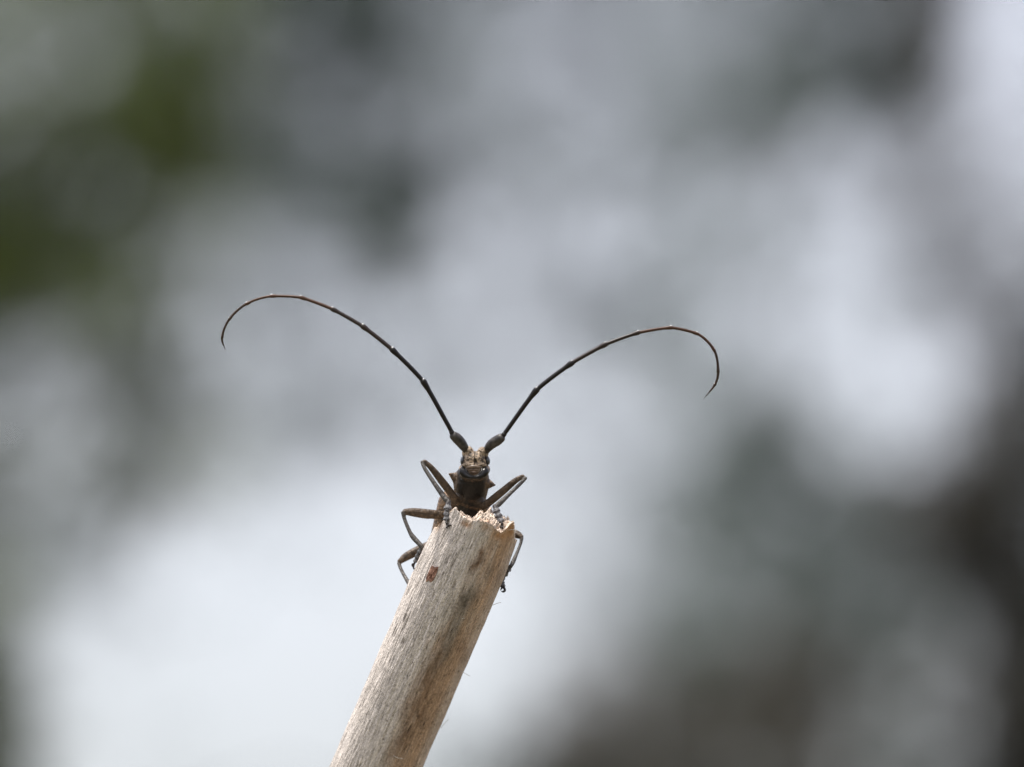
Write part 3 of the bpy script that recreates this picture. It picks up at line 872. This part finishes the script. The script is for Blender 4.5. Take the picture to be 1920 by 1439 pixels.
    leg([(906, 950, 3.0, 0.36), (915, 944, 1.9, 0.44), (942, 922, 0.6, 0.43), (966, 902, -0.1, 0.34), (980, 894, -0.3, 0.26)],
        [(985, 897, -0.5, 0.22), (977, 906, -0.8, 0.21), (956, 926, -1.5, 0.23), (937, 944, -2.1, 0.31), (929, 951, -2.3, 0.26)],
        [((928, 951, -2.4), (932, 961, -2.9), 0.42), ((932, 960, -2.9), (936, 970, -3.2), 0.41), ((936, 969, -3.2), (940, 980, -3.5), 0.42)],
        [[(939, 976, -3.5, 0.14), (941, 982, -3.8, 0.15), (942, 986, -3.7, 0.15)],
         [(942, 986, -3.7, 0.12), (939, 989, -4.0, 0.10), (937, 987, -3.9, 0.05)],
         [(942, 986, -3.7, 0.12), (943, 990, -4.0, 0.10), (941, 993, -3.8, 0.05)],
         [(931, 980, -3.4, 0.08), (926, 981, -3.6, 0.09), (924, 979, -3.4, 0.04)]])
    # middle legs
    leg([(852, 970, 6.4, 0.36), (828, 966, 5.6, 0.46), (800, 964, 4.9, 0.56), (775, 961, 4.4, 0.50), (760, 960, 4.1, 0.36)],
        [(756, 962, 4.0, 0.26), (759, 975, 3.9, 0.22), (768, 997, 3.5, 0.23), (775, 1008, 3.3, 0.30), (787, 1021, 2.9, 0.28), (792, 1027, 2.7, 0.25)],
        [((791, 1028, 2.8), (786, 1038, 2.9), 0.34), ((786, 1037, 2.9), (782, 1047, 3.1), 0.34), ((782, 1046, 3.1), (779, 1055, 3.2), 0.33)],
        [[(780, 1052, 3.2, 0.12), (776, 1058, 3.1, 0.14), (775, 1062, 3.0, 0.14)],
         [(775, 1062, 3.0, 0.12), (776, 1067, 2.9, 0.10), (779, 1068, 2.8, 0.05)],
         [(776, 1058, 3.1, 0.12), (773, 1058, 2.9, 0.10), (772, 1062, 2.9, 0.05)]])
    leg([(915, 985, 7.0, 0.36), (935, 993, 6.6, 0.46), (955, 998, 6.0, 0.50), (970, 1003, 5.5, 0.45), (977, 1007, 5.2, 0.30)],
        [(978, 1010, 5.1, 0.22), (976, 1020, 4.8, 0.18), (969, 1038, 4.2, 0.20), (962, 1054, 3.4, 0.26), (958, 1062, 2.9, 0.22)],
        [((957, 1062, 2.9), (952, 1071, 3.0), 0.32), ((952, 1070, 3.0), (946, 1080, 3.4), 0.31), ((946, 1079, 3.4), (941, 1087, 3.8), 0.30)],
        [[(942, 1086, 3.8, 0.12), (938, 1092, 3.9, 0.13)]])
    # hind legs
    leg([(826, 1012, 8.2, 0.36), (805, 1022, 8.4, 0.46), (783, 1033, 8.2, 0.53), (762, 1044, 8.0, 0.48), (750, 1053, 7.8, 0.32)],
        [(748, 1057, 7.7, 0.22), (752, 1068, 7.2, 0.20), (760, 1083, 6.4, 0.22), (769, 1098, 5.4, 0.26), (774, 1106, 4.9, 0.22)],
        [((774, 1107, 4.9), (772, 1117, 4.9), 0.32), ((772, 1116, 4.9), (770, 1126, 5.2), 0.31), ((770, 1125, 5.2), (770, 1134, 5.5), 0.30)],
        [[(770, 1133, 5.5, 0.12), (769, 1140, 5.6, 0.13)]])
    leg([(890, 1015, 8.2, 0.36), (905, 1028, 8.8, 0.46), (920, 1042, 9.2, 0.53), (930, 1052, 9.2, 0.46), (935, 1058, 9.0, 0.32)],
        [(936, 1061, 8.8, 0.22), (936, 1070, 7.6, 0.20), (938, 1080, 6.0, 0.24), (940, 1088, 4.9, 0.22)],
        [((940, 1087, 4.8), (942, 1095, 4.3), 0.30), ((942, 1093, 4.3), (943, 1101, 3.9), 0.30)],
        [[(943, 1100, 3.9, 0.14), (946, 1104, 3.6, 0.15), (946.5, 1108, 3.4, 0.16)],
         [(946.5, 1107, 3.4, 0.15), (944, 1110, 3.2, 0.13), (940, 1109, 3.1, 0.07)],
         [(943, 1100, 3.9, 0.12), (940, 1104, 3.5, 0.11), (938, 1108, 3.3, 0.05)]])
    # grow one skin over everything
    tmp = mesh_from(s.v, s.f, "tmp")
    bm = bmesh.new(); bm.from_mesh(tmp); bmesh.ops.recalc_face_normals(bm, faces=bm.faces); bm.to_mesh(tmp); bm.free()
    to = bpy.data.objects.new("tmp", tmp)
    scene.collection.objects.link(to)
    md = to.modifiers.new("skin", 'REMESH'); md.mode = 'VOXEL'; md.voxel_size = 0.06
    sm = to.modifiers.new("smooth", 'SMOOTH'); sm.factor = 0.5; sm.iterations = 3
    dg = bpy.context.evaluated_depsgraph_get()
    me = bpy.data.meshes.new_from_object(to.evaluated_get(dg))
    bpy.data.objects.remove(to); bpy.data.meshes.remove(tmp)
    me.name = "longhorn_beetle"
    kd = KDTree(len(s.v))
    for i, v in enumerate(s.v):
        kd.insert(v, i)
    kd.balance()
    base = {HEAD: (0.38, 0.285, 0.195, 1.0), THORAX: (0.010, 0.008, 0.006, 0.3), FEMUR: (0.095, 0.066, 0.042, 0.8), TIBIA: (0.085, 0.078, 0.07, 0.5),
            TARSUS: (0.17, 0.17, 0.175, 0.7), ELYTRA: (0.20, 0.125, 0.07, 0.8), MOUTH: (0.03, 0.022, 0.016, 0.3), COXA: (0.06, 0.045, 0.032, 0.5),
            SHOULDER: (0.15, 0.10, 0.062, 0.8), CLAW: (0.025, 0.02, 0.018, 0.1), PALP: (0.07, 0.045, 0.028, 0.3)}
    n = len(me.vertices)
    co = np.empty(n * 3, np.float32); me.vertices.foreach_get("co", co); co = co.reshape(-1, 3)
    cols = np.empty((n, 4), np.float32)
    for i in range(n):
        acc = np.zeros(4); wt = 0
        for _, k, d in kd.find_n(co[i], 3):
            w = 1 / (d + 0.03); acc += w * np.array(base[s.reg[k]]); wt += w
        cols[i] = acc / wt
    # the thorax is paler on its flanks, dark beneath; the brow has a fine dark middle seam
    reg = np.array([s.reg[kd.find(c)[1]] for c in co])
    cx = loc(883, 915, 0)[0]
    fl = sstep(1.3, 1.9, np.abs(co[:, 0] - cx)) * (reg == THORAX) * (co[:, 2] < loc(0, 889, 0)[2])
    cols = cols * (1 - fl[:, None]) + np.array((0.13, 0.088, 0.055, 0.9), np.float32) * fl[:, None]
    mid = loc(890.4, 860, 0)[0]
    zt, zb = loc(0, 846, 0)[2], loc(0, 872, 0)[2]
    seam = np.exp(-((co[:, 0] - mid) / 0.075) ** 2) * (co[:, 2] < zt) * (co[:, 2] > zb) * (co[:, 1] < 0.8)
    co2 = co.copy(); co2[:, 1] += 0.16 * seam
    cols[:, :3] *= (1 - 0.85 * seam)[:, None]
    W = np.array(CENTRE) + (co2[:, :1] * np.array(RGT) + co2[:, 1:2] * np.array(FWD) + co2[:, 2:3] * np.array(UPV)) * 0.001 - np.array(beetle_origin)
    me.vertices.foreach_set("co", W.astype(np.float32).ravel())
    ca = me.attributes.new("tint", 'FLOAT_COLOR', 'POINT')
    ca.data.foreach_set("color", cols.ravel())
    me.polygons.foreach_set("use_smooth", [True] * len(me.polygons))
    me.update()
    m, nn, l, b = nodes_of("beetle_cuticle")
    at_ = nn.new("ShaderNodeAttribute"); at_.attribute_name = "tint"
    tc = nn.new("ShaderNodeTexCoord")
    n1 = nn.new("ShaderNodeTexNoise"); n1.inputs["Scale"].default_value = 2600; n1.inputs["Detail"].default_value = 4
    r1 = nn.new("ShaderNodeMapRange"); r1.inputs["From Min"].default_value = 0.37; r1.inputs["From Max"].default_value = 0.55
    vo = nn.new("ShaderNodeTexVoronoi"); vo.inputs["Scale"].default_value = 3800
    r2 = nn.new("ShaderNodeMapRange"); r2.inputs["From Min"].default_value = 0.12; r2.inputs["From Max"].default_value = 0.42
    mul = nn.new("ShaderNodeMath"); mul.operation = 'MULTIPLY'
    inv = nn.new("ShaderNodeMath"); inv.operation = 'SUBTRACT'; inv.inputs[0].default_value = 1
    amt = nn.new("ShaderNodeMath"); amt.operation = 'MULTIPLY'
    mx = nn.new("ShaderNodeMix"); mx.data_type = 'RGBA'; mx.inputs["B"].default_value = (0.022, 0.015, 0.01, 1)
    bp = nn.new("ShaderNodeBump"); bp.inputs["Strength"].default_value = 0.7; bp.inputs["Distance"].default_value = 0.00007
    l.new(tc.outputs["Object"], n1.inputs["Vector"]); l.new(tc.outputs["Object"], vo.inputs["Vector"])
    l.new(n1.outputs["Fac"], r1.inputs["Value"]); l.new(vo.outputs["Distance"], r2.inputs["Value"])
    l.new(r1.outputs[0], mul.inputs[0]); l.new(r2.outputs[0], mul.inputs[1])
    l.new(mul.outputs[0], inv.inputs[1]); l.new(inv.outputs[0], amt.inputs[0]); l.new(at_.outputs["Alpha"], amt.inputs[1])
    l.new(amt.outputs[0], mx.inputs["Factor"]); l.new(at_.outputs["Color"], mx.inputs["A"])
    l.new(mx.outputs["Result"], b.inputs["Base Color"])
    l.new(mul.outputs[0], bp.inputs["Height"]); l.new(bp.outputs[0], b.inputs["Normal"])
    b.inputs["Roughness"].default_value = 0.45
    b.inputs["Specular IOR Level"].default_value = 0.28
    return link("longhorn_beetle", me, m, origin=beetle_origin,
                label="brown longhorn beetle with very long curved antennae peering over the broken stick end", cat="beetle")


beetle = build_body()
black = plain("black_chitin", (0.009, 0.008, 0.007), 0.22, 0.3)
eye_mat = plain("eye_facets", (0.030, 0.032, 0.038), 0.22, 0.6, (9000, (0.05, 0.053, 0.06)))
scape_mat = plain("scape_cuticle", (0.060, 0.053, 0.045), 0.42, 0.4, (2600, (0.012, 0.010, 0.009)))
seg_mats = [plain("dark_segment", (0.008, 0.006, 0.005), 0.4, 0.28), plain("brown_segment", (0.022, 0.013, 0.008), 0.4, 0.35),
            plain("russet_segment", (0.062, 0.026, 0.011), 0.42, 0.35), plain("tip_segment", (0.042, 0.023, 0.012), 0.45, 0.35)]
glint_mat = plain("painted_glint", (0.8, 0.79, 0.77), 0.3)
tan_mat = plain("labrum_plate", (0.24, 0.16, 0.10), 0.35, 0.4, (2600, (0.05, 0.03, 0.02)))

for px, roll, s in ((867.5, 6, -1), (914.5, -6, 1)):
    sh = Shell()
    sh.ball(px, 864, 0.62, 0.27, 0.66, 0.50, roll=R(roll))
    sh.ball(px - 3 * s, 853, 0.85, 0.24, 0.5, 0.34, roll=R(roll))
    link("eye", sh.mesh("eye", beetle_origin), eye_mat, beetle)
sh = Shell()
sh.tube([(869, 878, 0.0, 0.30), (868, 884, -0.3, 0.46), (873, 890.5, -0.55, 0.44), (881, 895, -0.95, 0.25), (889, 895, -1.0, 0.10)], n=12)
sh.tube([(873, 879, -0.55, 0.07), (875, 885, -0.85, 0.08), (880, 890, -1.0, 0.08), (888, 893.5, -1.05, 0.06)], n=8)
link("mandible", sh.mesh("mandible", beetle_origin), black, beetle)
sh = Shell()
sh.tube([(908, 878, 0.0, 0.30), (909, 884, -0.3, 0.46), (904, 890.5, -0.55, 0.44), (896, 895, -0.95, 0.25), (887, 895.5, -0.98, 0.10)], n=12)
sh.tube([(904, 879, -0.55, 0.07), (902, 885, -0.85, 0.08), (897, 890, -1.0, 0.08), (889, 893.5, -1.06, 0.06)], n=8)
link("mandible", sh.mesh("mandible", beetle_origin), black, beetle)
sh = Shell()
sh.tube([(877, 876.5, -0.42, 0.16), (883, 875.5, -0.55, 0.2), (889, 875, -0.6, 0.2), (895, 875.5, -0.55, 0.2), (901, 876.5, -0.42, 0.16)], n=10)
link("clypeus", sh.mesh("clypeus", beetle_origin), plain("clypeus_plate", (0.20, 0.145, 0.10), 0.4), beetle)
sh = Shell()
sh.ball(888.5, 881, -0.38, 0.66, 0.30, 0.26)
sh.ball(888.5, 886, -0.42, 0.40, 0.28, 0.24)
link("labrum", sh.mesh("labrum", beetle_origin), tan_mat, beetle)


def build_antenna(scape, pedicel, joints, widths, depths, mats):
    sh = Shell()
    sh.tube(scape, n=18)
    ant = link("antenna", sh.mesh("antenna", beetle_origin), scape_mat, beetle)
    sh = Shell()
    sh.tube(pedicel, n=14)
    link("antenna_segment", sh.mesh("antenna_segment", beetle_origin), seg_mats[0], ant)
    # one smooth path through the joints, cut into segments that swell at their far ends
    J = [np.array([*loc(x, y, d), w]) for (x, y), d, w in zip(joints, depths, widths)]
    path = catmull(J, 12)
    for i in range(len(J) - 1):
        seg = [q.copy() for q in path[i * 12:(i + 1) * 12 + 1]]
        last = i == len(J) - 2
        a, b = J[i][:3], J[i + 1][:3]
        for k, q in enumerate(seg):
            t = k / 12
            q[:3] = q[:3] * 0.45 + (a + (b - a) * t) * 0.55 if not joints_curved[i] else q[:3]
            w = widths[i] * (1 - t) + widths[i + 1] * t
            swell = 0.93 + 0.07 * t + (0.36 * float(sstep(0.80, 0.97, np.array(t))) if not last else 0)
            q[3] = w * swell if not last else w * (1 - 0.75 * t ** 2)
        d = np.array(seg[1][:3]) - np.array(seg[0][:3])
        sh = Shell()
        sh.tube_mm(seg, n=12, sub=2)
        link("antenna_segment", sh.mesh("antenna_segment", beetle_origin), seg_mats[mats[i]], ant)
        if not last:      # pale bead at the joint's upper edge, added as a painted sun glint
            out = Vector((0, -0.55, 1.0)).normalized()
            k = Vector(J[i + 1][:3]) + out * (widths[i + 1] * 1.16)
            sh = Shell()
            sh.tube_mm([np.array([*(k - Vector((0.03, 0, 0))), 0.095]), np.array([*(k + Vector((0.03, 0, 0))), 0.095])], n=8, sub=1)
            link("joint_glint", sh.mesh("joint_glint", beetle_origin), glint_mat, ant)
    return ant


joints_curved = [0, 0, 0, 0, 0, 0, 1, 1, 1, 1, 1, 1]
MATS = [0, 0, 1, 1, 2, 2, 2, 3, 3, 3, 3]
build_antenna([(874.5, 847, 0.6, 0.30), (871, 840, 0.2, 0.48), (864, 830, -0.2, 0.58), (856, 821.5, -0.6, 0.59), (851.5, 818, -0.8, 0.52)],
              [(848.5, 814.5, -0.9, 0.24), (847, 811, -1.0, 0.30)],
              [(846.5, 809), (794, 716), (736, 656.5), (680.5, 612.5), (623.5, 580), (564, 558), (509, 555.5), (462.5, 570), (430, 599), (416.5, 632), (422, 656)],
              [.265, .27, .255, .235, .205, .178, .165, .155, .146, .135, .08],
              [-1.0, -1.6, -1.8, -1.6, -1.2, -0.8, -0.4, 0.0, 0.3, 0.5, 0.6], MATS)
build_antenna([(911.5, 848, 0.6, 0.30), (915, 841, 0.2, 0.46), (922, 833, -0.2, 0.56), (932, 826.5, -0.6, 0.59), (938.5, 822, -0.8, 0.53)],
              [(943.5, 818, -0.9, 0.24), (945, 815, -1.0, 0.30)],
              [(946.5, 812.5), (1006, 731.5), (1072, 681), (1135, 646), (1196.5, 624), (1258, 614.5), (1307, 626), (1339, 657), (1346.5, 697), (1340, 722), (1321, 746)],
              [.265, .27, .255, .235, .205, .178, .165, .155, .146, .135, .08],
              [-1.0, -1.5, -1.7, -1.5, -1.1, -0.7, -0.3, 0.0, 0.3, 0.5, 0.6], MATS)
